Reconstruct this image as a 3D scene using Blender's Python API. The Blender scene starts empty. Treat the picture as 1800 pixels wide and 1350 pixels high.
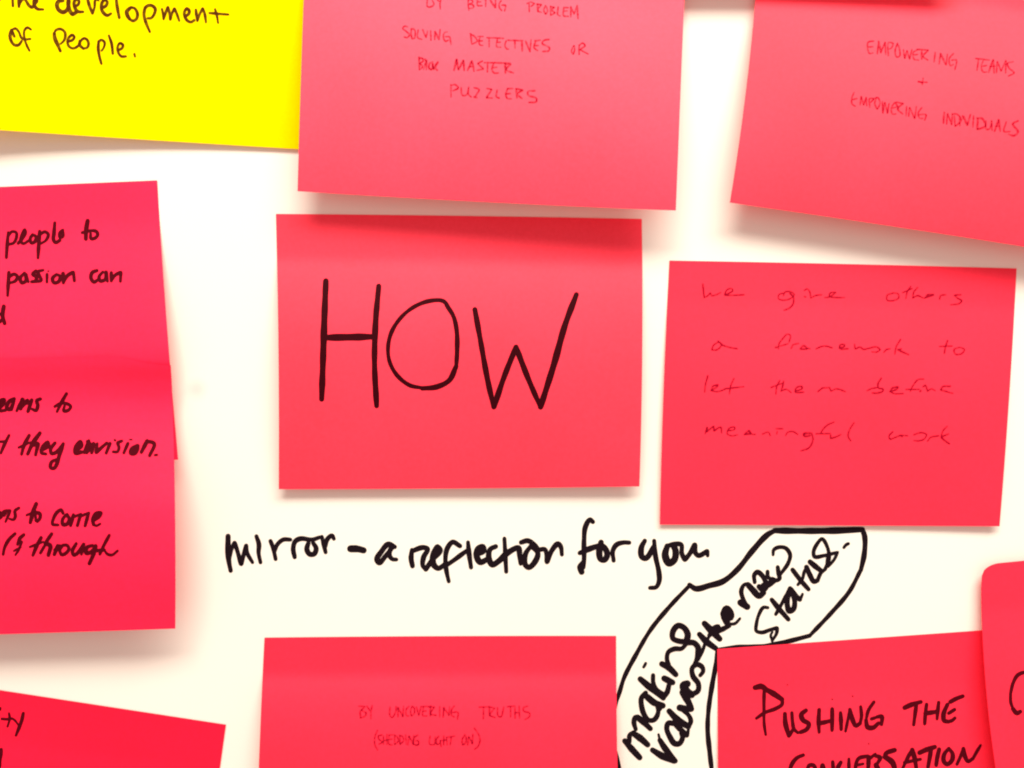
import bpy, math, random
import numpy as np
random.seed(7)

# ------------------------------------------------------------------ camera
S = 0.0001588            # metres on the wall per photo pixel (a note is 4 x 3 inches)
D = 0.2245               # camera distance from the wall
C = bpy.context.scene.collection
scene = bpy.context.scene

def unproject(px, py, h):
    """point that stands h metres off the wall and is seen at photo pixel px, py"""
    k = (D - h) / D
    return ((px - 900.0) * S * k, -h, (675.0 - py) * S * k)

cam_data = bpy.data.cameras.new('camera')
cam = bpy.data.objects.new('camera', cam_data)
C.objects.link(cam)
cam.location = (0, -D, 0)
cam.rotation_euler = (math.radians(90), 0, 0)
cam_data.sensor_fit = 'HORIZONTAL'
cam_data.sensor_width = 36.0
cam_data.lens = 36.0 * D / (1800 * S)
cam_data.clip_start = 0.005
cam_data.clip_end = 20
scene.cycles.filter_width = 2.1
cam_data.dof.use_dof = True
cam_data.dof.focus_distance = D - 0.001
cam_data.dof.aperture_fstop = 11.0
scene.camera = cam
scene.render.resolution_x, scene.render.resolution_y = 1024, 768

# ------------------------------------------------------------------ light
scene.view_settings.view_transform = 'Standard'
scene.view_settings.look = 'None'
scene.view_settings.exposure = 0.0
scene.view_settings.gamma = 1.0
world = bpy.data.worlds.new('World')
scene.world = world
world.use_nodes = True
bg = world.node_tree.nodes['Background']
bg.inputs[0].default_value = (1.0, 0.73, 0.67, 1)
bg.inputs[1].default_value = 0.84

def area(name, loc, target, sx, sy, power, col):
    d = bpy.data.lights.new(name, 'AREA')
    d.shape = 'RECTANGLE'; d.size = sx; d.size_y = sy
    d.energy = power; d.color = col
    o = bpy.data.objects.new(name, d)
    C.objects.link(o)
    o.location = loc
    from mathutils import Vector
    v = Vector(target) - Vector(loc)
    o.rotation_euler = v.to_track_quat('-Z', 'Y').to_euler()
    return o
area('ceiling_lamp', (0.12, -0.53, 0.80), (0.02, 0, 0.02), 1.1, 0.30, 24.5, (1.0, 0.965, 0.88))

# ------------------------------------------------------------------ materials
def nd(nt, t, **kw):
    n = nt.nodes.new(t)
    for k, v in kw.items():
        setattr(n, k, v)
    return n

def paper_material(name, col, rough=0.68, spec=0.50, vary=0.05, through=0.22):
    m = bpy.data.materials.new(name); m.use_nodes = True
    nt = m.node_tree; b = nt.nodes['Principled BSDF']
    b.inputs['Roughness'].default_value = rough
    b.inputs['Specular IOR Level'].default_value = spec
    tc = nd(nt, 'ShaderNodeTexCoord')
    n1 = nd(nt, 'ShaderNodeTexNoise'); n1.inputs['Scale'].default_value = 28; n1.inputs['Detail'].default_value = 3
    n2 = nd(nt, 'ShaderNodeTexNoise'); n2.inputs['Scale'].default_value = 900; n2.inputs['Detail'].default_value = 4
    nt.links.new(tc.outputs['Object'], n1.inputs['Vector'])
    nt.links.new(tc.outputs['Object'], n2.inputs['Vector'])
    add = nd(nt, 'ShaderNodeMath', operation='ADD')
    nt.links.new(n1.outputs['Fac'], add.inputs[0])
    nt.links.new(n2.outputs['Fac'], add.inputs[1])
    mr = nd(nt, 'ShaderNodeMapRange')
    mr.inputs['From Min'].default_value = 0.6; mr.inputs['From Max'].default_value = 1.4
    nt.links.new(add.outputs[0], mr.inputs['Value'])
    mx = nd(nt, 'ShaderNodeMix', data_type='RGBA')
    lo = [c * (1 - vary * (1 if i == 0 else 3)) for i, c in enumerate(col)]
    hi = [min(1, c * (1 + vary * (0.3 if i == 0 else 3))) for i, c in enumerate(col)]
    mx.inputs['A'].default_value = (*lo, 1); mx.inputs['B'].default_value = (*hi, 1)
    nt.links.new(mr.outputs[0], mx.inputs['Factor'])
    nt.links.new(mx.outputs['Result'], b.inputs['Base Color'])
    bp = nd(nt, 'ShaderNodeBump'); bp.inputs['Strength'].default_value = 0.12; bp.inputs['Distance'].default_value = 0.00006
    nt.links.new(n2.outputs['Fac'], bp.inputs['Height'])
    nt.links.new(bp.outputs[0], b.inputs['Normal'])
    # thin paper lets some coloured light through
    tr = nd(nt, 'ShaderNodeBsdfTranslucent')
    nt.links.new(mx.outputs['Result'], tr.inputs['Color'])
    ms = nd(nt, 'ShaderNodeMixShader'); ms.inputs[0].default_value = through
    nt.links.new(b.outputs[0], ms.inputs[1]); nt.links.new(tr.outputs[0], ms.inputs[2])
    nt.links.new(ms.outputs[0], nt.nodes['Material Output'].inputs['Surface'])
    return m

def ink_material(name, col, amin, amax, scale=900, spec=0.15):
    """ink: dark dye that lets some of the paper through where the pen ran dry"""
    m = bpy.data.materials.new(name); m.use_nodes = True
    nt = m.node_tree; b = nt.nodes['Principled BSDF']
    b.inputs['Base Color'].default_value = (*col, 1)
    b.inputs['Roughness'].default_value = 0.6
    b.inputs['Specular IOR Level'].default_value = spec
    tc = nd(nt, 'ShaderNodeTexCoord')
    n = nd(nt, 'ShaderNodeTexNoise'); n.inputs['Scale'].default_value = scale; n.inputs['Detail'].default_value = 3
    nt.links.new(tc.outputs['Object'], n.inputs['Vector'])
    mr = nd(nt, 'ShaderNodeMapRange')
    mr.inputs['From Min'].default_value = 0.36; mr.inputs['From Max'].default_value = 0.64
    mr.inputs['To Min'].default_value = amin; mr.inputs['To Max'].default_value = amax
    nt.links.new(n.outputs['Fac'], mr.inputs['Value'])
    nt.links.new(mr.outputs[0], b.inputs['Alpha'])
    return m

M = {
    'pink_mid':   paper_material('pink_paper', (0.98, 0.030, 0.067)),
    'pink_rose':  paper_material('rose_paper', (0.98, 0.009, 0.068), spec=0.38),
    'pink_coral': paper_material('coral_paper', (0.98, 0.013, 0.050)),
    'pink_red':   paper_material('red_pink_paper', (0.98, 0.003, 0.038), spec=0.28),
    'pink_light': paper_material('light_pink_paper', (0.98, 0.046, 0.094)),
    'yellow':     paper_material('yellow_paper', (0.99, 0.72, 0.0), spec=0.0, rough=0.8, vary=0.015),
    'marker':     ink_material('black_marker_on_pink', (0.026, 0.0002, 0.002), 0.98, 1.0, spec=0.04),
    'marker_red': ink_material('dark_marker_on_pink', (0.058, 0.0006, 0.004), 0.94, 1.0, spec=0.04),
    'brown':      ink_material('brown_pen_on_yellow', (0.065, 0.017, 0.001), 0.72, 1.0, spec=0.03),
    'pen':        ink_material('thin_pen_on_pink', (0.30, 0.001, 0.016), 0.42, 0.92, 1300, spec=0.02),
    'faint_pen':  ink_material('faint_pen_on_pink', (0.32, 0.001, 0.018), 0.28, 0.78, 1300, spec=0.02),
    'wall_ink':   ink_material('black_marker_on_wall', (0.006, 0.002, 0.004), 1.0, 1.0, spec=0.08),
}

BACK = {
    'yellow_paper': paper_material('yellow_paper_back', (0.99, 0.80, 0.02), spec=0.1, through=0.9),
    'pink': paper_material('pink_paper_back', (0.98, 0.10, 0.16), spec=0.1, through=0.9),
}

# wall: off-white paint with a faint roller texture and one small round patch tinted pink, fading outwards
wm = bpy.data.materials.new('off_white_wall'); wm.use_nodes = True
nt = wm.node_tree; b = nt.nodes['Principled BSDF']
b.inputs['Roughness'].default_value = 0.55
b.inputs['Specular IOR Level'].default_value = 0.3
tc = nd(nt, 'ShaderNodeTexCoord')
n1 = nd(nt, 'ShaderNodeTexNoise'); n1.inputs['Scale'].default_value = 9; n1.inputs['Detail'].default_value = 3
nt.links.new(tc.outputs['Object'], n1.inputs['Vector'])
mx = nd(nt, 'ShaderNodeMix', data_type='RGBA')
mx.inputs['A'].default_value = (0.70, 0.66, 0.57, 1); mx.inputs['B'].default_value = (0.73, 0.69, 0.61, 1)
nt.links.new(n1.outputs['Fac'], mx.inputs['Factor'])
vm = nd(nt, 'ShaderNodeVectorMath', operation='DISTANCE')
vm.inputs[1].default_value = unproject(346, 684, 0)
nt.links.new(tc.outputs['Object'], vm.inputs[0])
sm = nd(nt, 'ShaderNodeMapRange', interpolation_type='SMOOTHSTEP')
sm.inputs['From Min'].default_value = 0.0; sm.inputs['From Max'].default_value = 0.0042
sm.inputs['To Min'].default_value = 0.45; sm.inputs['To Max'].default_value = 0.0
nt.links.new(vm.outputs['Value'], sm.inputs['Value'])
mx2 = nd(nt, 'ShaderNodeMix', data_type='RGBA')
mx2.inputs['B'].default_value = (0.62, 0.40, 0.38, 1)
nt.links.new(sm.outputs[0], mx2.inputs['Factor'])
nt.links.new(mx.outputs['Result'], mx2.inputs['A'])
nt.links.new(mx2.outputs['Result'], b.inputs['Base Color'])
n2 = nd(nt, 'ShaderNodeTexNoise'); n2.inputs['Scale'].default_value = 420; n2.inputs['Detail'].default_value = 4
nt.links.new(tc.outputs['Object'], n2.inputs['Vector'])
bp = nd(nt, 'ShaderNodeBump'); bp.inputs['Strength'].default_value = 0.10; bp.inputs['Distance'].default_value = 0.0001
nt.links.new(n2.outputs['Fac'], bp.inputs['Height'])
nt.links.new(bp.outputs[0], b.inputs['Normal'])

# ------------------------------------------------------------------ mesh helpers
def link_mesh(name, verts, faces, mat, parent=None, smooth=True):
    me = bpy.data.meshes.new(name)
    if parent is not None:
        o0 = parent.location
        verts = [(v[0] - o0[0], v[1] - o0[1], v[2] - o0[2]) for v in verts]
    me.from_pydata(verts, [], faces)
    me.materials.append(mat)
    if smooth:
        me.polygons.foreach_set('use_smooth', [True] * len(me.polygons))
    me.update()
    o = bpy.data.objects.new(name, me)
    C.objects.link(o)
    if parent is not None:
        o.parent = parent
    return o

def sstep(a, b, x):
    t = min(1.0, max(0.0, (x - a) / (b - a)))
    return t * t * (3 - 2 * t)

def curve1d(xs, ys):
    """smooth (cubic Hermite) interpolation"""
    n = len(xs)
    m = []
    for i in range(n):
        if i == 0: m.append((ys[1] - ys[0]) / (xs[1] - xs[0]))
        elif i == n - 1: m.append((ys[-1] - ys[-2]) / (xs[-1] - xs[-2]))
        else: m.append((ys[i + 1] - ys[i - 1]) / (xs[i + 1] - xs[i - 1]))
    def f(x):
        if x <= xs[0]: return ys[0] + m[0] * (x - xs[0])
        if x >= xs[-1]: return ys[-1] + m[-1] * (x - xs[-1])
        i = 0
        while x > xs[i + 1]: i += 1
        d = xs[i + 1] - xs[i]; t = (x - xs[i]) / d
        return ((2*t**3 - 3*t**2 + 1) * ys[i] + (t**3 - 2*t**2 + t) * d * m[i]
                + (-2*t**3 + 3*t**2) * ys[i+1] + (t**3 - t**2) * d * m[i+1])
    return f

class Note:
    def __init__(s, corners, liftL, liftR, base=0.00025, stick=0.17, power=2.4,
                 bow=(0, 0, 0, 0), wav=0.0, seed=0, height=None, warp=None, sag=0.25, lp=1.0):
        s.lp = lp
        s.sag = sag
        s.c = corners; s.l = (liftL, liftR); s.base = base; s.stick = stick; s.pw = power
        s.bow = bow; s.wav = wav; s.seed = seed; s.height = height; s.warp = warp
    def P(s, u, v):
        TL, TR, BR, BL = s.c
        x = (TL[0]*(1-u) + TR[0]*u)*(1-v) + (BL[0]*(1-u) + BR[0]*u)*v
        y = (TL[1]*(1-u) + TR[1]*u)*(1-v) + (BL[1]*(1-u) + BR[1]*u)*v
        return x, y
    def uv(s, px, py):
        u = v = 0.5
        for _ in range(6):
            x, y = s.P(u, v)
            e = 1e-4
            xu, yu = s.P(u + e, v); xv, yv = s.P(u, v + e)
            a, b_, c, d = (xu-x)/e, (xv-x)/e, (yu-y)/e, (yv-y)/e
            det = a*d - b_*c
            dx, dy = px - x, py - y
            u += (d*dx - b_*dy)/det; v += (-c*dx + a*dy)/det
        return u, v
    def h(s, px, py):
        u, v = s.uv(px, py)
        if s.height: return s.height(u, v, px, py)
        k = (1-max(0.0, min(1.0, u)))**s.lp
        L = s.l[0]*k + s.l[1]*(1-k)
        t = max(0.0, (v - s.stick) / (1 - s.stick))
        # rounded crease at the end of the glue band, then a curve that flattens out
        tt = t - 0.025 if t > 0.05 else t*t/0.10
        f = 1 - (1 - min(1.0, tt))**s.pw - s.sag*t**3
        w = s.wav * math.sin(2.6*u + s.seed) * math.sin(3.1*v + 1.3*s.seed) * sstep(0, 0.5, t)
        return s.base + L*f + w
    def sheet_px(s, u, v):
        x, y = s.P(u, v)
        bl, br, bt, bb = s.bow
        x += (bl*(1-u) + br*u) * 4*v*(1-v)
        y += (bt*(1-v) + bb*v) * 4*u*(1-u)
        if s.warp:
            dx, dy = s.warp(u, v); x += dx; y += dy
        return x, y
    def build(s, mat, root, nu=56, nv=72, th=0.00010):
        W, H = nu + 1, nv + 1
        vs, fs = [], []
        for j in range(H):
            for i in range(W):
                x, y = s.sheet_px(i/nu, j/nv)
                vs.append(unproject(x, y, s.h(x, y)))
        n = len(vs)
        vs += [(a, b_ + th, c) for a, b_, c in vs]
        for j in range(nv):
            for i in range(nu):
                a = j*W + i
                fs.append((a, a + W, a + W + 1, a + 1))
                fs.append((n + a, n + a + 1, n + a + W + 1, n + a + W))
        rim = [i for i in range(W)] + [j*W + nu for j in range(1, H)] \
            + [nv*W + i for i in range(nu - 1, -1, -1)] + [j*W for j in range(nv - 1, 0, -1)]
        base = len(vs)                      # the cut edge has its own vertices, so it stays crisp
        vs += [vs[q] for q in rim] + [vs[n + q] for q in rim]
        m = len(rim)
        for k in range(m):
            q = (k + 1) % m
            fs.append((base + k, base + q, base + m + q, base + m + k))
        o = link_mesh('paper_sheet', vs, fs, mat, root)
        # keep the cut edge crisp
        me = o.data
        flags = [True]*len(me.polygons)
        for k in range(2*nu*nv, len(flags)): flags[k] = False
        me.polygons.foreach_set('use_smooth', flags)
        me.materials.append(BACK.get(mat.name, BACK['pink']))
        me.polygons.foreach_set('material_index', [k % 2 if k < 2*nu*nv else 0 for k in range(len(flags))])
        return o

# ------------------------------------------------------------------ handwriting
def parse(txt):
    out = []
    for part in txt.split('|'):
        part = part.strip()
        if not part: continue
        w = None
        if ':' in part:
            w, part = part.split(':'); w = float(w)
        out.append((w, [tuple(float(q) for q in p.split(',')) for p in part.split()]))
    return out

def sample(pts, step):
    if len(pts) == 1:
        pts = [pts[0], (pts[0][0] + 0.6, pts[0][1] + 0.4)]
    P = [pts[0]] + pts + [pts[-1]]
    out = []
    for i in range(1, len(P) - 2):
        p0, p1, p2, p3 = P[i-1], P[i], P[i+1], P[i+2]
        L = math.hypot(p2[0]-p1[0], p2[1]-p1[1])
        if L < 1e-6: continue
        # centripetal-like damping so that corners stay corners
        k = max(2, int(L / step))
        a = (p1[0]-p0[0], p1[1]-p0[1]); b_ = (p2[0]-p1[0], p2[1]-p1[1]); c = (p3[0]-p2[0], p3[1]-p2[1])
        def tang(d0, d1):
            l0 = math.hypot(*d0); l1 = math.hypot(*d1)
            if l0 < 1e-6: return d1
            if l1 < 1e-6: return d0
            cs = (d0[0]*d1[0] + d0[1]*d1[1]) / (l0*l1)
            t = ((d0[0]/l0 + d1[0]/l1)/2, (d0[1]/l0 + d1[1]/l1)/2)
            f = 0.25 if cs < -0.3 else 1.0
            return (t[0]*L*f, t[1]*L*f)
        m1, m2 = tang(a, b_), tang(b_, c)
        for q in range(k):
            t = q / k
            h00, h10, h01, h11 = 2*t**3-3*t**2+1, t**3-2*t**2+t, -2*t**3+3*t**2, t**3-t**2
            out.append((h00*p1[0]+h10*m1[0]+h01*p2[0]+h11*m2[0], h00*p1[1]+h10*m1[1]+h01*p2[1]+h11*m2[1]))
    out.append(P[-1])
    return out

rw = random.Random(3)
FAT = {'faint_pen_on_pink': 1.18, 'brown_pen_on_yellow': 1.28, 'black_marker_on_wall': 1.32, 'thin_pen_on_pink': 1.25, 'black_marker_on_pink': 1.24, 'dark_marker_on_pink': 1.25}
def write(root, surf, frame, width, mat, words, name='handwritten_word', kind_txt='handwritten word'):
    """words: list of (text, strokes); frame = (x0, y0, zoom) of the stroke coordinates"""
    x0, y0, z = frame
    for text, strokes in words:
        vs, fs = [], []
        for si, (w, pts) in enumerate(parse(strokes)):
            w = (w or width) / z * FAT.get(mat.name, 1.12)
            pts = [(x0 + p[0]/z, y0 + p[1]/z) for p in pts]
            line = sample(pts, 1.6)
            n = len(line)
            ph = rw.uniform(0, 6.3)
            tot = sum(math.hypot(line[i+1][0]-line[i][0], line[i+1][1]-line[i][1]) for i in range(n-1)) or 1
            run = 0
            rows = []
            for i in range(n):
                a = line[max(0, i-1)]; b_ = line[min(n-1, i+1)]
                dx, dy = b_[0]-a[0], b_[1]-a[1]
                l = math.hypot(dx, dy) or 1
                nx, ny = -dy/l, dx/l
                if i: run += math.hypot(line[i][0]-line[i-1][0], line[i][1]-line[i-1][1])
                t = run/tot
                r = 0.5*w*(1 + 0.05*math.sin(run/w*0.55 + ph) + 0.05*math.sin(run/w*1.7 + 2*ph))
                r *= 0.86 + 0.14*min(1, run/(w*1.5)) if t < 0.5 else 0.80 + 0.20*min(1, (tot-run)/(w*2.2))
                rows.append((line[i], (nx, ny), r, (dx/l, dy/l), t))
            def put(x, y, t):
                e = 0.00003 + 0.000004*si + 0.000003*t
                vs.append(unproject(x, y, surf(x, y) + e))
                return len(vs) - 1
            prev = None
            for k, (p, nn, r, dd, t) in enumerate(rows):
                i1 = put(p[0]+nn[0]*r, p[1]+nn[1]*r, t)
                i2 = put(p[0]-nn[0]*r, p[1]-nn[1]*r, t)
                if prev: fs.append((prev[0], prev[1], i2, i1))
                prev = (i1, i2)
                if k in (0, len(rows)-1):
                    sgn = -1 if k == 0 else 1
                    c = put(p[0], p[1], t)
                    fan = [i1]
                    for q in range(1, 6):
                        ang = math.pi*q/6
                        cx = math.cos(ang)*nn[0] + sgn*math.sin(ang)*dd[0]
                        cy = math.cos(ang)*nn[1] + sgn*math.sin(ang)*dd[1]
                        fan.append(put(p[0]+cx*r, p[1]+cy*r, t))
                    fan.append(i2)
                    for q in range(6):
                        fs.append((c, fan[q], fan[q+1]))
            # a round blob at every sharp turn, where the pen dwells
            for k in range(2, len(rows)-2):
                d0, d1 = rows[k-2][3], rows[k+2][3]
                if d0[0]*d1[0] + d0[1]*d1[1] < 0.1 and (k % 2 == 0):
                    p, nn, r, dd, t = rows[k]
                    c = put(p[0], p[1], t + 0.5)
                    ring = [put(p[0]+r*math.cos(a*math.pi/4), p[1]+r*math.sin(a*math.pi/4), t + 0.5) for a in range(8)]
                    for q in range(8): fs.append((c, ring[q], ring[(q+1) % 8]))
        o = link_mesh(name, vs, fs, mat, root, smooth=False)
        o['label'] = '%s "%s"' % (kind_txt, text)

def note_root(note, label, cat='sticky note', group='sticky notes on the wall'):
    e = bpy.data.objects.new('sticky_note', None)
    C.objects.link(e)
    e.location = unproject(*note.P(0.5, 0.0), 0)
    e['label'] = label; e['category'] = cat; e['group'] = group
    e.empty_display_size = 0.01
    return e

# ------------------------------------------------------------------ the wall and what is written on it
half = 0.9
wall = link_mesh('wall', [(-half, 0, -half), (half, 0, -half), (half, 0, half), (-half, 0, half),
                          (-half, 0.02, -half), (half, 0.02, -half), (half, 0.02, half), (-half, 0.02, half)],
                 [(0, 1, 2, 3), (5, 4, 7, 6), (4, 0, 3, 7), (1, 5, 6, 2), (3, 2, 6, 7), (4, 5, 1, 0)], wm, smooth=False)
wall['kind'] = 'structure'
wall['label'] = 'off-white painted wall behind the sticky notes'
flat = lambda x, y: 0.0
write(wall, flat, (360, 880, 3.913), 31, M['wall_ink'], [
    ('mirror', '160,245 160,340 166,420 178,482|24:168,400 185,330 205,290 222,340 250,435 268,370 285,308 292,360 328,425|'
               '26:355,245 372,300 370,360 383,425|26:452,278 468,320 478,360 487,402|26:478,350 500,300 540,268 588,268|'
               '26:618,388 608,330 622,280 655,262 740,268 790,252|28:712,292 702,335 722,368 752,366 766,330 745,290|'
               '26:805,248 818,300 831,355|26:828,315 845,262 875,240 888,262'),
    ('-', '42:1003,331 1050,332 1092,342'),
    ('a', '29:1306,318 1262,300 1215,350 1184,405 1200,428 1240,385 1290,325|29:1283,320 1268,370 1290,402 1318,405'),
])
write(wall, flat, (800, 880, 3.75), 28, M['wall_ink'], [
    ('reflection', '30:-284,326 -290,380 -281,431|28:-280,331 -212,309 -181,318 -208,374 -212,431 -193,452|30:-193,452 -145,383 -100,325 -117,305 -144,355 -141,422 -112,446 -64,417|'
                   '26:32,299 -16,273 -52,316 -64,402 -54,479 -42,532|26:-64,431 -2,388 75,331 88,322|'
                   '26:85,275 92,350 105,440|34:138,350 185,330 182,305 150,318 142,365 165,405 215,385|'
                   '30:268,302 232,320 222,375 245,422 285,400 345,345 418,312 425,355 432,415|24:325,250 330,340 337,468|'
                   '26:435,275 478,264 525,292 548,322|28:500,298 465,350 462,420 485,440 525,405 545,345 500,300|'
                   '26:545,325 592,322 606,402 640,325 678,285 695,300 704,355'),
    ('for', '27:908,140 890,125 860,170 850,260 850,380 845,440|36:842,415 826,440 834,470|30:822,345 880,320 960,292|'
            '34:962,275 950,335 960,385 985,390 1003,355 985,310 962,292|26:1045,395 1040,330 1065,290 1110,276 1148,277'),
    ('you', '30:1250,265 1228,310 1232,370 1255,380 1312,300|26:1312,265 1322,370 1343,470 1345,530 1325,570 1285,575|'
            '36:1398,300 1385,360 1410,412 1445,390 1452,325 1440,300|26:1395,300 1440,288 1490,290 1495,350 1515,388 1550,345 1580,292 1585,345 1605,362 1662,332 1665,362'),
])
write(wall, flat, (1080, 1080, 5.0), 38, M['wall_ink'], [
    ('making', '48:92,1112 150,1180 222,1258|36:132,1120 136,1060 170,1035|48:165,1045 230,1090 292,1145|36:188,1010 172,950 182,905 205,898|44:205,905 260,950 316,1004|'
               '36:275,690 238,735 238,800 262,880 305,930 350,925 385,860 375,800|50:292,728 350,775 425,802|30:425,795 395,840|'
               '46:228,568 330,655 430,735|34:340,535 342,600 370,660 430,700|40:430,730 465,680 480,620|48:438,562 512,598|'
               '24:275,430 268,445 257,462|46:418,435 475,465 540,528|34:480,450 462,390 475,330 530,302 590,300 630,262|'
               '40:640,238 570,235 515,210 515,150 560,98 610,115 645,175 640,240 700,250 735,290 735,340 722,400 705,440'),
    ('the', '46:748,175 810,240 890,298|24:738,400 770,335 800,250 835,190|50:792,80 850,140 925,215|40:835,185 880,120 912,108 912,150|36:912,150 960,125 1010,100|'
            '56:960,-5 985,-50 1015,-20 1020,25 965,15 990,70|22:1010,85 1060,80 1104,36'),
    ('values', '22:388,1055 400,1105|42:400,1105 440,1170 500,1245 535,1288|46:335,1192 430,1250 525,1290|'
               '40:520,960 475,955 460,1000 490,1080 530,1135 570,1135 600,1080 590,1040|46:525,950 570,1000 635,1060|28:640,1065 650,1015|'
               '50:482,850 560,930 650,985|36:650,985 672,940 655,890 600,840|52:575,820 620,830 675,830|50:600,685 640,750 672,815|'
               '26:618,680 650,720|58:640,610 608,625 640,680 680,705|36:680,705 735,670 738,610 690,540 685,470 725,440 770,460 780,500 755,535|26:706,430 722,400'),
])
write(wall, flat, (1280, 930, 6.428), 46, M['wall_ink'], [
    ('new', '70:140,830 215,878|40:205,860 165,780 148,700 180,630 225,615|60:230,635 280,690 350,755 400,720|'
            '44:300,600 295,520 330,485 380,520 420,590 435,650 400,700|60:350,650 385,680 430,650|62:400,640 460,620 520,580|40:445,480 450,540 520,580|'
            '40:560,430 570,500 580,560 540,580 500,560|36:575,530 625,465 680,380 700,290 650,215 570,205 515,235 508,290'),
    ('status', '34:448,888 400,885 350,960 318,1080 318,1150 380,1168 470,1140 552,1118 548,1175 497,1262|26:497,1262 482,1195 500,1165|'
               '46:492,798 570,895 680,1020|36:538,962 580,890 640,780 700,670|48:700,670 672,760 670,870 690,925 735,905 752,820 720,720 700,680|50:710,680 770,760 810,795|30:815,795 840,735|'
               '46:728,460 820,580 908,680|30:788,628 840,560 860,480 885,430|48:885,430 925,520 970,592 1010,580|52:925,370 985,420 1050,470|40:1010,580 1045,500 1100,450|'
               '34:1095,450 1110,420 1140,330 1120,200 1060,110 1010,160 965,260 975,310 1080,300 1235,262|28:1238,262 1200,340 1130,425|40:1130,300 1120,380'),
    ('.', '34:1358,165 1332,178 1308,208'),
])
write(wall, flat, (1060, 900, 3.0), 20, M['wall_ink'], [
    ('', '19:100,1420 82,1340 60,1240 50,1120 62,1020 84,960 112,872 172,756 252,620 352,498 456,388|24:456,384 488,404 560,388 632,366 706,306 790,202 870,118 912,96|'
         '26:905,98 1060,100 1230,98 1368,92|23:1368,92 1380,130 1378,220 1360,306|19:1362,300 1300,418 1200,536 1090,652|'
         '20:1090,652 960,686 850,708 720,712 604,728|20:604,726 596,800 576,910 556,1050 552,1150 562,1260 578,1400'),
], name='drawn_outline', kind_txt='hand-drawn black balloon outline')

# ------------------------------------------------------------------ the sticky notes
# centre note
n = Note([(485, 376), (1128, 385), (1124, 855), (490, 860)], 0.0050, 0.0046, stick=0.145, power=3.6, sag=0.5,
         bow=(2, 3, -1, 1), wav=0.0005, seed=1.0)
r = note_root(n, 'pink sticky note in the middle with large black marker letters HOW')
n.build(M['pink_mid'], r)
write(r, n.h, (440, 350, 2.432), 22, M['marker'], [
    ('H', '23:323,350 317,500 312,650 305,855|21:549,372 536,520 531,700 540,884|24:324,592 430,590 530,588')], 'handwritten_letter', 'black marker letter')
write(r, n.h, (440, 350, 2.432), 22, M['marker'], [
    ('O', '17:838,452 868,500 882,560 884,650 880,720|20:880,715 850,775 795,803 735,809|15:740,808 680,795 625,750 594,690 590,620 610,555 660,490 720,450 780,433 825,436 858,475')], 'handwritten_letter', 'black marker letter')
write(r, n.h, (440, 350, 2.432), 22, M['marker'], [
    ('W', '20:960,472 985,610 1012,760 1040,890|21:1042,888 1085,760 1136,632|20:1136,632 1185,760 1241,890|23:1241,888 1300,700 1345,540 1394,408')], 'handwritten_letter', 'black marker letter')

# yellow note, upper left
n = Note([(-105, -250), (545, -222), (541, 263), (-112, 221)], 0.0092, 0.0006, stick=0.18, power=1.9, lp=2.0,
         wav=0.0003, seed=2.0, bow=(0, 0, 0, 1))
r = note_root(n, 'bright yellow sticky note with brown writing in the upper left corner')
n.build(M['yellow'], r)
write(r, n.h, (0, 0, 7.5), 36, M['brown'], [
    ('the', '165,-110 166,-20 170,78|250,-140 246,0 250,88|250,70 275,10 320,-20 350,20 385,75 425,95 450,60 485,10 475,-30 450,0 450,60 490,115 568,124|100,-60 260,-55'),
    ('develo', '44:830,8 775,15 750,60 770,125 835,160 885,125 905,50 903,-90|50:903,-20 900,60 920,140 955,186 1000,165|980,85 1030,60 1040,10 1005,-15 975,40 990,110 1030,152 1095,155|'
               '1155,-10 1180,80 1218,175|30:1222,175 1245,100 1262,-10 1300,5|1335,110 1400,70 1412,20 1375,-5 1340,50 1338,120 1370,175 1415,202 1462,178|1528,-60 1545,90 1572,232'),
])
write(r, n.h, (200, 0, 7.5), 34, M['brown'], [
    ('opment', '48:210,110 172,150 178,200 205,245|225,95 275,110 312,180 300,245 255,275 205,250|30:200,115 235,92|412,95 398,190 425,300 475,418|405,120 440,78 500,72 546,115 530,190 490,238 450,240|'
               '30:635,120 648,180 656,250|30:656,250 685,160 712,95 730,150 745,255 772,165 800,112 830,180 862,272|935,215 985,185 995,140 962,112 930,160 940,225 975,275 1020,290 1060,265|'
               '1082,130 1090,200 1102,272|30:1102,272 1135,180 1172,112 1198,180 1215,292|28:1260,170 1380,180 1512,190|28:1335,120 1358,200 1375,300'),
])
write(r, n.h, (0, 0, 7.5), 32, M['brown'], [
    ('of', '36:150,395 132,450 145,535 190,592 245,592 285,540|28:150,395 205,375 245,415 285,500 330,518 400,512|40:150,400 190,480|28:408,388 360,362 322,400 322,500 350,590 388,668'),
    ('people', '44:715,440 722,500 760,590 796,672|30:712,450 735,398 800,382 855,425 858,490 838,540 800,576|30:900,545 950,530 980,490 955,460 915,485 890,540 905,605 960,637 1020,612 1050,575|'
               '40:1055,540 1050,590 1100,640|30:1100,640 1150,625 1168,575 1140,515 1105,505 1060,540|34:1300,545 1295,640 1312,750 1336,838|28:1297,560 1330,525 1378,555 1370,620 1340,668|32:1435,468 1470,570 1487,704|'
               '30:1560,660 1612,630 1620,590 1580,568 1550,620 1560,690 1600,742 1658,742'),
    ('.', '28:1772,712 1780,745'),
])

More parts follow.
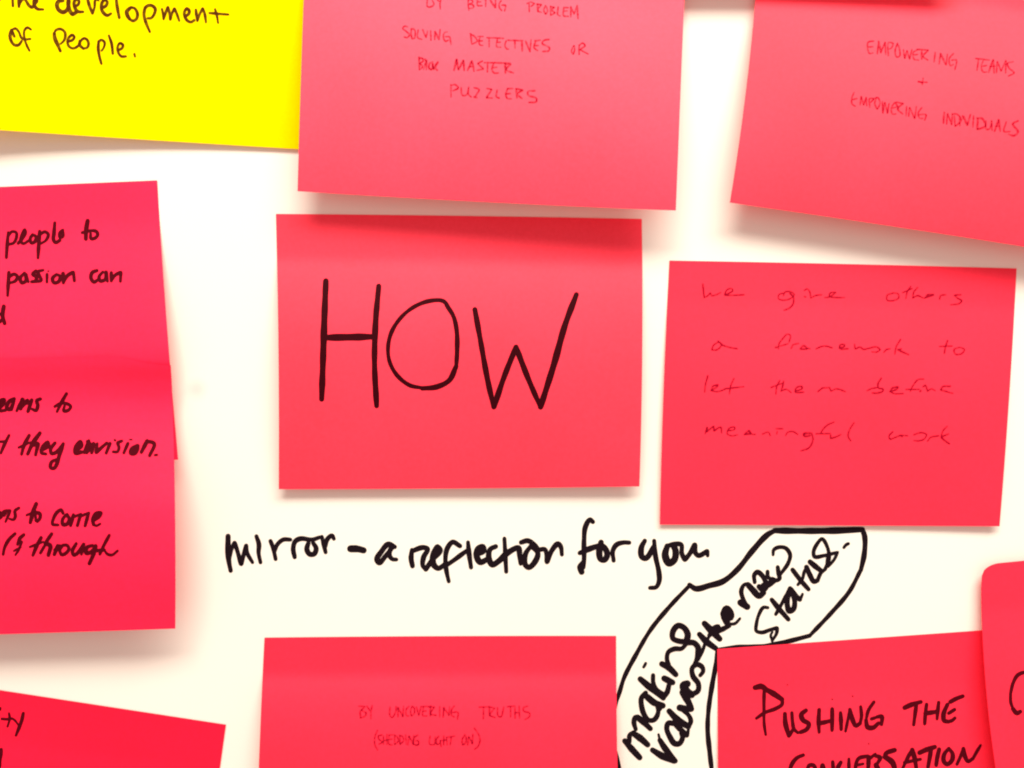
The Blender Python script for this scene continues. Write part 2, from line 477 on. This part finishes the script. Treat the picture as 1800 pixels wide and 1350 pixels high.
# top centre note, overlaps the yellow one
n = Note([(540, -150), (1208, -135), (1188, 370), (523, 336)], 0.0078, 0.0108, base=0.0012, stick=0.16, power=2.0,
         wav=0.0007, seed=0.4, bow=(-1, 0, 0, 2))
r = note_root(n, 'light pink sticky note at top centre about problem solving detectives, overlapping the yellow note')
n.build(M['pink_light'], r)
write(r, n.h, (700, 0, 10), 25, M['faint_pen'], [
    ('by', '515,-60 520,120 590,112 628,80 600,0|680,-50 705,15 735,20|760,-60 735,60 740,158'),
    ('being', '1240,-60 1230,60 1242,182|1240,-10 1300,0 1310,40 1250,70 1325,95 1320,130 1245,150|1400,-40 1395,92 1475,100|1395,30 1450,30|1540,-50 1535,112|34:1620,-40 1630,10 1705,132|1712,130 1712,-40|1810,10 1775,60 1782,140 1820,182|1820,90 1885,92 1870,190'),
    ('solving', '165,470 110,460 80,498 140,550 195,612 165,655 105,650|30:230,510 225,600 245,680|24:245,682 285,670 300,590 285,518 235,500|350,525 345,665 415,692|430,520 460,590 490,658|26:490,658 515,540|570,540 576,705|640,690 645,555|34:645,555 715,690|24:720,690 736,520|'
                '858,558 815,570 795,650 830,722 880,705|830,640 905,650 918,720 930,780'),
    ('detectives', '30:1275,600 1292,770|1265,590 1340,640 1388,720 1300,775|1440,650 1418,720 1440,792 1485,796|1400,642 1490,640|1425,720 1480,716|1560,660 1850,672|1595,670 1600,822|1745,670 1735,822 1800,828|1740,745 1795,738|'
                   '1900,715 1875,790 1910,858 1945,862|1930,705 2190,710|2050,710 2055,842|30:2172,715 2182,892|30:2240,720 2280,810 2316,902|22:2316,900 2336,695|2420,720 2385,830 2450,885|2390,800 2460,796|2400,715 2500,705|2650,690 2560,708 2530,755 2660,840 2650,884 2540,902'),
    ('or', '24:3060,850 3045,900 3075,952 3100,880 3090,800 3060,840|3180,790 3180,955|3180,800 3240,756 3285,800 3195,870 3340,948'),
])
write(r, n.h, (860, 0, 10), 25, M['faint_pen'], [
    ('problem', '700,60 705,205|665,62 730,36 795,62 735,112|32:850,70 855,200|835,72 915,80 870,140|855,195 912,215|990,98 960,180 990,245 1022,200 1010,120|30:1080,110 1080,262|1080,110 1142,130 1095,172 1155,222 1085,266|1212,120 1208,262 1248,276|1310,130 1310,272 1392,286|1310,192 1372,190|1310,130 1392,132|'
                '1435,292 1435,120 1492,240 1545,100|28:1545,95 1562,322'),
])
write(r, n.h, (720, 90, 7.5), 20, M['faint_pen'], [
    ('big', '24:125,80 130,242|125,84 175,100 178,130 132,160 168,190 160,225 132,242|26:205,105 232,160|22:222,120 220,240|20:185,238 215,130|24:300,140 265,160 258,225 285,240 305,215 300,165|26:372,142 340,222 365,248|22:305,160 318,235 345,170'),
    ('master', '24:585,252 620,110 645,242 708,122 720,252|24:765,250 820,132 850,262|780,205 845,200|960,130 900,162 972,232 888,250|985,150 1120,152|1030,150 1025,272|1110,160 1085,228 1110,282 1172,286|1095,215 1150,210|1120,150 1330,156|26:1258,160 1265,282|1260,165 1332,172 1272,240 1372,286'),
    ('puzzlers', '545,440 545,602|545,450 600,440 642,482 572,520|680,480 690,572 722,585 762,560 778,480|780,470 772,560 812,602|850,480 915,502 862,602|24:850,600 885,610|1020,490 1082,502 1015,612 1092,616|1155,510 1145,602 1182,616|1290,500 1268,560 1290,622 1342,626|1280,560 1330,556|1290,490 1362,492|24:1405,500 1416,612|1400,492 1492,512 1422,560 1482,622|'
                 '1652,520 1562,530 1560,572 1672,622 1670,662 1572,672'),
])

# top right note
n = Note([(1338, -140), (1985, -45), (1935, 455), (1283, 356)], 0.0082, 0.0090, stick=0.16, power=1.9,
         wav=0.0008, seed=2.4, bow=(7, 0, 0, -2))
r = note_root(n, 'pink sticky note in the upper right corner with faint capitals about empowering teams')
n.build(M['pink_mid'], r)
write(r, n.h, (1510, 60, 6.207), 15, M['faint_pen'], [
    ('empowering', '160,75 100,88 94,150 115,210 152,205|95,142 152,136|200,212 215,80|20:215,80 238,200|238,200 285,90 292,222|320,232 325,90 372,102 350,152 328,162|420,100 395,180 412,248 442,240 442,160 420,100|485,170 500,262 525,180 552,268 578,168|642,168 592,200 602,272 652,282|600,225 642,220|20:685,180 685,268|632,164 755,176 700,240 752,282|'
                   '832,200 820,302|875,322 890,212|20:890,212 950,330|952,330 965,220|1030,210 985,270 1000,342 1030,330|1015,282 1062,280 1048,382'),
    ('teams', '1275,265 1422,282|1305,270 1288,392|1355,290 1335,350 1355,412 1392,412|1340,350 1392,342|18:1415,412 1465,280 1475,422|1430,352 1482,350|1500,420 1510,300 1550,400 1602,290 1600,422|1682,300 1620,318 1640,370 1692,420 1630,456'),
    ('+', '700,480 690,552|645,520 742,525|18:650,514 690,532'),
])
write(r, n.h, (1480, 150, 5.625), 14, M['faint_pen'], [
    ('empowering', '120,70 100,120 100,182 132,206|108,140 150,130|180,192 190,110 215,190 240,120 246,202|275,216 275,130 316,132 280,172|342,118 325,180 350,232 376,180 355,120 330,126|400,160 405,272 425,170 450,272 466,180|520,170 490,220 500,282 532,282|490,225 532,216|17:530,168 560,230|535,165 606,180 550,230 602,282|'
                   '640,210 635,302|660,302 670,220 720,322 736,210|790,220 755,270 770,322 800,325|765,288 832,290 820,342'),
    ('individuals', '18:1012,268 1004,372|1035,382 1045,280 1085,385 1092,280|1112,300 1120,402 1182,340 1130,282 1090,286|1163,302 1166,398|1192,300 1200,330|18:1205,310 1240,392 1270,290|1302,300 1296,412|18:1345,330 1340,432 1420,400 1390,330 1335,322|1425,350 1428,432 1460,430 1480,350 1486,442|17:1510,452 1550,340 1566,452|1520,402 1562,402|1625,360 1604,452 1662,456|17:1742,350 1690,380 1742,460 1702,496 1650,482'),
])

# two notes stacked at the left: the lower one is glued onto the upper one
yA = [318, 400, 500, 580, 636, 680, 740, 810]
h1_dip = curve1d(yA, [0.3, 0.35, 3.0, 5.2, 5.6, 3.2, 2.6, 4.6])
h1_flat = curve1d(yA, [0.3, 0.35, 2.6, 4.4, 5.0, 3.4, 3.3, 4.6])
yB = [622, 640, 672, 705, 750, 820, 900, 1000, 1105]
h2_dip = curve1d(yB, [6.8, 6.3, 4.5, 3.6, 4.4, 7.4, 10.8, 11.4, 8.2])
h2_flat = curve1d(yB, [6.2, 5.7, 4.5, 4.2, 5.1, 7.4, 9.8, 10.4, 8.0])
def hA(u, v, px, py):
    s_ = sstep(110, 300, px); y = 318 + (808-318)*v
    return 0.001*(h1_dip(y)*s_ + h1_flat(y)*(1-s_))
def hB(u, v, px, py):
    s_ = sstep(110, 300, px); y = 622 + (1106-622)*v
    return 0.001*(h2_dip(y)*s_ + h2_flat(y)*(1-s_))
n = Note([(-372, 344), (276, 317), (313, 808), (-335, 835)], 0, 0, height=hA, bow=(0, -2, 0, 0))
r = note_root(n, 'rose pink sticky note at the left edge with marker words people to, passion can')
n.build(M['pink_rose'], r)
write(r, n.h, (0, 380, 6.75), 38, M['marker_red'], [
    ('people', '36:98,195 88,300 75,490|32:92,240 145,182 192,195 195,250 160,318 100,335|34:215,322 265,265 300,195 292,160 262,215 248,300 275,325 340,290|36:385,220 358,265 372,318 415,300 425,240 385,218|'
               '38:470,180 460,330 450,495|32:472,215 535,185 572,215 545,285 490,322|38:650,78 640,200 636,285 660,312 710,285|34:745,165 712,195 712,250 745,240 748,190'),
    ('to', '46:1040,55 1022,160 1018,270|32:975,195 1060,178|34:1060,170 1140,180 1160,215 1130,258 1080,266 1075,205'),
    ('passion', '38:105,668 98,800 90,942|34:108,722 165,688 205,712 185,765 120,792|36:290,672 240,735 258,790 305,770 305,690 335,778|38:425,650 388,690 430,715 420,768 375,778|34:512,640 450,660 470,712 490,760 420,776|36:558,690 556,782|22:570,652 575,650|'
                '36:670,690 622,738 640,788 695,776 712,712 670,690|44:748,680 752,790|36:752,788 800,705 868,665 882,765'),
    ('can', '38:1150,645 1095,668 1078,730 1115,782 1160,755|36:1220,662 1175,718 1190,768 1248,750 1258,665 1275,772|40:1320,672 1320,768|36:1320,765 1372,695 1432,668 1428,772'),
    ('d', '44:45,1070 30,1180 55,1272|36:40,1170 -30,1165 -60,1225 -20,1262 40,1205'),
])
n = Note([(-345, 640), (300, 622), (308, 1105), (-338, 1124)], 0, 0, height=hB, bow=(0, 3, 0, 1),
         warp=lambda u, v: (0, 20*sstep(0.80, 1.0, u)*(1 - sstep(0.0, 0.12, v))))
r = note_root(n, 'rose pink sticky note with words come and through, glued over another at left edge')
n.build(M['pink_rose'], r)
write(r, n.h, (0, 680, 6.207), 32, M['marker_red'], [
    ('teams', '38:-30,250 35,180 45,140 10,150 -15,220 0,258 60,255|36:155,130 100,160 75,235 110,245 150,150 125,250|30:182,262 240,135|48:245,140 225,238|36:225,235 300,145 290,180|38:345,145 305,268|34:440,132 400,150 412,200 392,258 350,242'),
    ('to', '34:725,75 665,180 622,270|30:597,215 665,178 745,190 772,215 740,258 695,262 705,205'),
    ('what', '34:98,530 50,625 8,722|28:-20,600 62,595'),
    ('they', '38:318,530 262,640 235,735|28:205,662 330,605|42:435,505 360,610 302,732|40:340,640 412,622 388,742|38:450,690 525,640 520,605 472,650 452,720 500,732|36:600,612 552,680 562,728 615,712 690,620|36:690,620 650,740 585,890 552,880 562,820 612,792'),
    ('envision', '44:828,690 885,640 875,602 828,655 825,722 890,712|40:968,590 920,715|44:960,600 985,650 945,715|38:960,700 1020,620 1000,718|34:1060,620 1050,715 1110,660 1165,612|38:1200,618 1158,722|24:1252,580 1258,584|32:1328,590 1285,612 1298,660 1280,708 1235,708|36:1395,618 1350,720|18:1415,575 1438,575|'
                 '44:1500,645 1440,680 1430,722 1470,722 1502,670|40:1605,590 1542,712|34:1570,650 1610,600 1682,618 1632,750'),
    ('.', '30:1692,745 1712,742'),
])
write(r, n.h, (0, 870, 8.18), 48, M['marker_red'], [
    ('teams', '54:-20,240 20,300 -30,350|38:10,300 60,235 145,225 80,385|34:60,300 100,240|40:270,188 215,228 220,310 195,355 140,345'),
    ('to', '56:520,128 480,230 435,398|34:385,290 490,245|52:500,250 572,270 572,340 535,380|38:515,372 512,300'),
    ('come', '44:905,262 880,215 820,250 765,350 755,420 835,432|46:955,285 900,350 905,425 960,420 995,350 965,282|48:1055,285 1015,440|36:1050,320 1160,275|48:1160,280 1112,440|36:1155,310 1275,255|46:1275,258 1222,445|54:1340,365 1430,300 1450,258 1390,265 1335,360 1345,425|34:1340,425 1385,442 1440,415'),
    ('(', '44:215,558 130,640 65,760 45,855'),
    ('&', '46:342,572 285,625 252,710|34:252,700 312,672 262,800 222,862|30:200,805 300,750'),
    ('through', '48:590,615 525,740 472,868|34:430,748 620,675|50:742,560 660,680|42:660,700 580,835|54:655,700 720,725 695,865|52:830,730 780,855|48:790,790 860,730|42:905,720 860,790 885,858 950,835 990,770 960,722 910,722|46:1095,700 1040,810 1060,865 1110,840 1200,705|40:1210,705 1170,852|'
                '48:1330,725 1250,755 1240,835 1300,825 1380,740|56:1375,735 1340,860 1285,985|44:1570,580 1495,720 1435,850|50:1400,800 1500,790|34:1500,795 1545,850 1610,862 1690,802'),
])

# middle right note
n = Note([(1177, 458), (1787, 472), (1757, 925), (1160, 922)], 0.0011, 0.0022, stick=0.13, power=2.2,
         wav=0.0006, seed=3.3, bow=(-2, 2, -1, 0))
r = note_root(n, 'coral pink sticky note at the right with thin cursive: we give others a framework')
n.build(M['pink_coral'], r)
write(r, n.h, (1220, 490, 6.43), 15, M['pen'], [
    ('we', '18:100,60 106,130 116,212|116,212 150,195 185,160 200,190 250,180 302,155|348,186 400,160 440,130 420,110 370,128 348,182 420,186 565,180'),
    ('give', '1020,160 960,180 955,225 1020,242 1092,222 1132,180 1100,150 1030,150 1010,192|18:1082,160 1122,210 1120,282 1080,330 1018,356|1248,130 1280,114 1310,150|18:1310,150 1322,216|1322,216 1372,190 1442,180|1250,200 1262,205|1478,212 1530,205 1602,154 1540,160 1530,196 1600,210 1702,212'),
    ('a', '282,712 222,750 202,802 260,802 312,742 272,705|17:272,705 312,742 400,775 487,790'),
    ('framework', '1075,715 1088,640 1060,625 1000,680 960,740 955,792|20:922,775 950,772|955,765 1062,735|18:1098,786 1118,745|1118,745 1182,730|18:1200,792 1240,755 1282,790 1208,796|1280,782 1312,792|1380,792 1440,765 1492,760 1562,780|17:1640,782 1702,760 1700,745 1650,750 1650,786 1742,790|'
                  '1815,740 1825,790 1875,770 1915,796 1975,785 2065,770 2105,800 2065,826 2012,825|2145,830 2175,800 2215,790|2335,685 2285,770 2270,852|2345,790 2305,800|18:2305,800 2365,830 2425,856'),
])
write(r, n.h, (1440, 490, 6.43), 15, M['pen'], [
    ('to', '18:1452,698 1430,760 1415,842|1360,765 1502,760|1582,775 1525,800 1540,850 1610,846 1642,800 1590,774'),
    ('others', '832,163 770,185 768,240 840,246 902,210 890,170 832,160|1035,85 995,150 980,222|18:945,155 960,150|960,150 1052,110|1112,100 1070,150 1060,216 1110,190 1172,215|18:1190,216 1262,192 1292,180 1222,185 1200,216|1360,232 1375,190 1432,180|1602,180 1530,185 1560,215 1612,250 1580,280 1490,292'),
])
write(r, n.h, (1220, 650, 6.43), 15, M['pen'], [
    ('let', '20:155,70 145,110|145,110 130,160 120,252|18:190,232 262,190 270,170 210,190 200,236|200,236 260,246 352,220|450,100 415,180 400,272|340,215 562,190'),
    ('them', '970,120 935,190 925,276|870,200 960,165 1012,150|18:1012,130 1000,190 985,240|985,240 1040,220 1097,256|17:1145,242 1222,210 1220,190 1160,200 1145,250 1242,252|18:1400,246 1450,205|1450,205 1530,200|18:1530,200 1550,240|1550,240 1610,215 1712,246'),
    ('meaningful', '18:125,722 150,650 140,700 222,640 226,690 300,650 312,712|380,690 460,670 460,650 400,660 375,720 420,746 492,735|20:570,732 620,690 642,720 578,730|642,726 692,730|775,726 840,705 862,742|940,700 935,726|928,665 1002,666|1035,742 1060,705 1120,698 1172,730|22:1312,715 1240,725 1250,750 1312,742|'
                   '17:1330,715 1345,790 1300,880 1208,916|1582,590 1500,630 1440,700 1430,722|1380,722 1542,720|18:1545,740 1545,770 1600,760|1600,760 1662,730|1808,598 1758,680 1742,750 1772,802'),
])
write(r, n.h, (1440, 650, 6.43), 15, M['pen'], [
    ('define', '18:702,95 665,160 670,205 722,218 720,240 660,262 600,262|540,236 600,210 670,200|18:800,246 882,215 892,195 830,205 800,246|800,246 850,268 952,268|1182,105 1120,110 1060,180 1030,242|982,222 1132,220|22:1140,242 1150,236|18:1175,190 1200,175 1225,240|1225,240 1270,215 1312,236|18:1482,185 1400,190 1375,225 1440,245|1440,245 1512,266'),
    ('work', '17:832,700 790,750 800,782 860,765|22:920,740 940,755|860,765 920,742 1002,745|1070,735 1150,710 1212,730 1190,780 1130,802 1070,800|1225,806 1260,765 1352,745|1447,638 1400,690 1380,750|18:1462,725 1380,760 1420,800 1472,836'),
])

# bottom centre note
n = Note([(465, 1121), (1083, 1118), (1092, 1600), (448, 1603)], 0.0054, 0.0048, stick=0.115, power=4.4, sag=0.5,
         wav=0.0004, seed=1.8, bow=(-2, -2, -1, 0))
r = note_root(n, 'pink sticky note at bottom centre with faint capitals by uncovering truths')
n.build(M['pink_coral'], r)
write(r, n.h, (620, 1230, 10), 26, M['faint_pen'], [
    ('by', '32:150,180 130,220 145,320|105,112 215,120 160,185 235,230 215,290 130,320|250,112 305,195|30:340,100 318,220|318,220 320,335'),
    ('uncovering', '655,130 660,290 690,312 755,210 762,120|34:795,140 808,200|795,300 800,140 880,290 895,110|34:868,290 885,290|992,112 940,170 948,280 985,285|1042,118 1018,200 1032,282 1082,240 1072,130 1042,115|1120,130 1160,270 1202,120|1242,120 1238,282 1302,284|1200,120 1292,116|1240,200 1292,196|32:1370,110 1362,280|1320,120 1432,130 1370,250 1465,272|'
                   '1530,120 1530,302|1590,302 1602,140 1692,270 1702,120|34:1600,140 1606,180|1785,110 1740,170 1740,272 1782,300|1755,222 1848,220 1840,342'),
    ('shedding', '435,540 392,650 390,790 437,882|28:512,620 450,640 460,690 530,742 465,780|600,610 600,782|540,640 542,782|30:535,725 612,702|640,620 640,782 692,792|28:640,700 692,690|640,620 702,615|740,630 740,782 802,720 780,650 728,620|830,630 832,782 892,720 880,650 820,620|930,620 942,782|28:970,792 990,640 1062,780 1072,630|28:1142,620 1090,660 1078,780 1152,790 1152,720 1110,722'),
    ('light', '1360,640 1355,782 1432,792|1452,655 1440,782|1512,640 1470,700 1480,782 1530,770 1540,712 1552,822|28:1600,640 1600,792|1545,722 1652,702|1650,660 1660,792|1660,660 1792,640|1732,660 1715,792'),
])
write(r, n.h, (770, 1230, 10), 26, M['faint_pen'], [
    ('truths', '725,130 885,125|800,130 795,332|30:900,120 905,282|890,120 992,150 910,270 1005,312|1045,140 1060,290 1100,302 1155,130|1215,122 1342,110|1275,120 1275,302|1350,110 1355,322|1425,110 1432,322|1350,222 1432,226|1575,110 1505,138 1500,190 1612,240 1602,300 1530,346'),
    ('on', '30:472,618 425,700 432,792 482,760 492,660 470,615|28:520,792 542,650 602,770 612,610|638,500 718,620 737,720 702,820 640,872'),
])

# bottom left note
n = Note([(-232, 1178), (397, 1274), (330, 1755), (-300, 1655)], 0.004, 0.003, stick=0.16, power=2.2,
         wav=0.0005, seed=0.9)
r = note_root(n, 'tilted red-pink sticky note in the lower left corner with a word ending in ty')
n.build(M['pink_red'], r)
write(r, n.h, (0, 1230, 11.25), 48, M['marker_red'], [
    ('ty', '44:178,270 192,370 180,430 148,530|46:35,378 130,385 245,372|40:245,372 300,415 365,505|58:460,268 432,400 385,530 315,705'),
    ("i", '40:8,160 5,200|70:22,985 18,1080 -5,1200 -10,1330'),
])

# bottom right note
n = Note([(1261, 1141), (1898, 1096), (1925, 1570), (1264, 1625)], 0.0012, 0.0010, base=0.00012, stick=0.16, power=2.2,
         wav=0.0004, seed=2.9)
r = note_root(n, 'coral pink sticky note at the lower right with dark capitals pushing the conversation')
n.build(M['pink_coral'], r)
write(r, n.h, (1300, 1190, 7.5), 44, M['marker_red'], [
    ('pushing', '42:325,180 322,320 322,470|36:322,460 325,620 345,760|66:205,140 290,125 350,165|64:350,165 440,215 560,295|42:565,300 560,360 480,415 330,472 222,545|56:598,485 605,610 650,775|42:690,472 700,600 720,690 770,735|44:655,775 700,700|'
                '54:875,440 815,495 835,565 915,620 885,690 805,728|46:1050,432 1042,600 1050,728|46:1222,422 1222,560 1220,702|52:1048,612 1130,595 1220,572|46:1332,472 1338,580 1340,690|34:1398,715 1425,580 1455,420|50:1455,430 1490,560 1535,642 1590,610|42:1590,610 1608,520 1598,392|'
                '38:1772,330 1700,440 1668,570|52:1668,570 1690,660 1760,668 1830,610|40:1740,552 1810,530|46:1815,525 1875,520 1872,625'),
    ('conversation', '48:840,1030 760,1065 690,1150 655,1260|50:890,1230 920,1165 975,1165 1010,1230|50:1075,1260 1095,1165 1130,1260|50:1228,1120 1240,1260|52:1335,1125 1300,1190 1290,1260|40:1442,1080 1442,1180 1448,1260|44:1690,1042 1570,1075 1530,1180 1545,1270|38:1560,1160 1630,1145|50:1700,1050 1700,1150 1690,1270|38:1710,1080 1790,1015|'
                     '44:1795,1040 1855,1060 1830,1120 1800,1160|60:1800,1160 1850,1270'),
    ('', '16:1220,292|16:1490,252|16:1702,880|14:630,102'),
])
write(r, n.h, (1540, 1170, 6.923), 42, M['marker_red'], [
    ('the', '54:348,512 440,472 545,442|42:492,465 475,590 458,720|42:615,472 600,590 592,708|40:762,448 750,560 742,650|50:600,582 680,570 750,558|50:868,475 822,590 830,670 880,682|40:880,682 925,668 960,638|46:905,440 980,400 1055,372|42:885,580 955,535'),
    ('conversation', '58:225,1028 120,1070 110,1115|62:110,1110 200,1180 232,1270|40:440,1020 380,1130 325,1250|52:440,1025 470,1130 490,1250|38:345,1180 540,1140|52:530,1060 620,1020 715,990|44:672,1005 655,1110 632,1235|46:768,1020 745,1120 732,1210|44:885,1008 830,1080 825,1165 865,1200 925,1150 930,1070 885,1008|'
                     '34:985,1200 1030,1100 1062,1005|46:1062,1010 1085,1110 1120,1165 1180,1130|34:1180,1130 1230,1040 1272,970'),
])

# far right note, glued over the bottom right one
def warp_r(u, v):
    x = min(1.0, u/0.05); g = 1 - sstep(0.0, 0.10, v)
    return (1.0*(1-x)*g, 20*(1 - math.sqrt(max(0.0, 1 - (1-x)**2)))*g)
n = Note([(1725, 993), (2370, 930), (2440, 1420), (1776, 1490)], 0.0046, 0.0060, base=0.0022, stick=0.14, power=1.6,
         warp=warp_r, bow=(-14, 0, 0, 0), wav=0.0004, seed=0.2)
r = note_root(n, 'coral pink sticky note at the right edge with a curled corner, overlapping the pushing note')
n.build(M['pink_coral'], r, nu=150)
write(r, n.h, (1540, 1170, 6.923), 42, M['marker_red'], [
    ('c', '40:1860,90 1790,85 1720,120 1665,220 1637,340|34:1637,340 1640,450 1670,530|50:1665,525 1715,580 1755,560'),
])

# a note just above the frame: its lower edge shades the tops of the two upper pink notes
n = Note([(1092, -500), (1745, -492), (1692, -38), (1088, -36)], 0.0060, 0.0060, base=0.0015, stick=0.16, power=2.0,
         wav=0.0003, seed=1.1)
r = note_root(n, 'blank pink sticky note hanging just above the gap between the two upper pink notes')
n.build(M['pink_mid'], r)
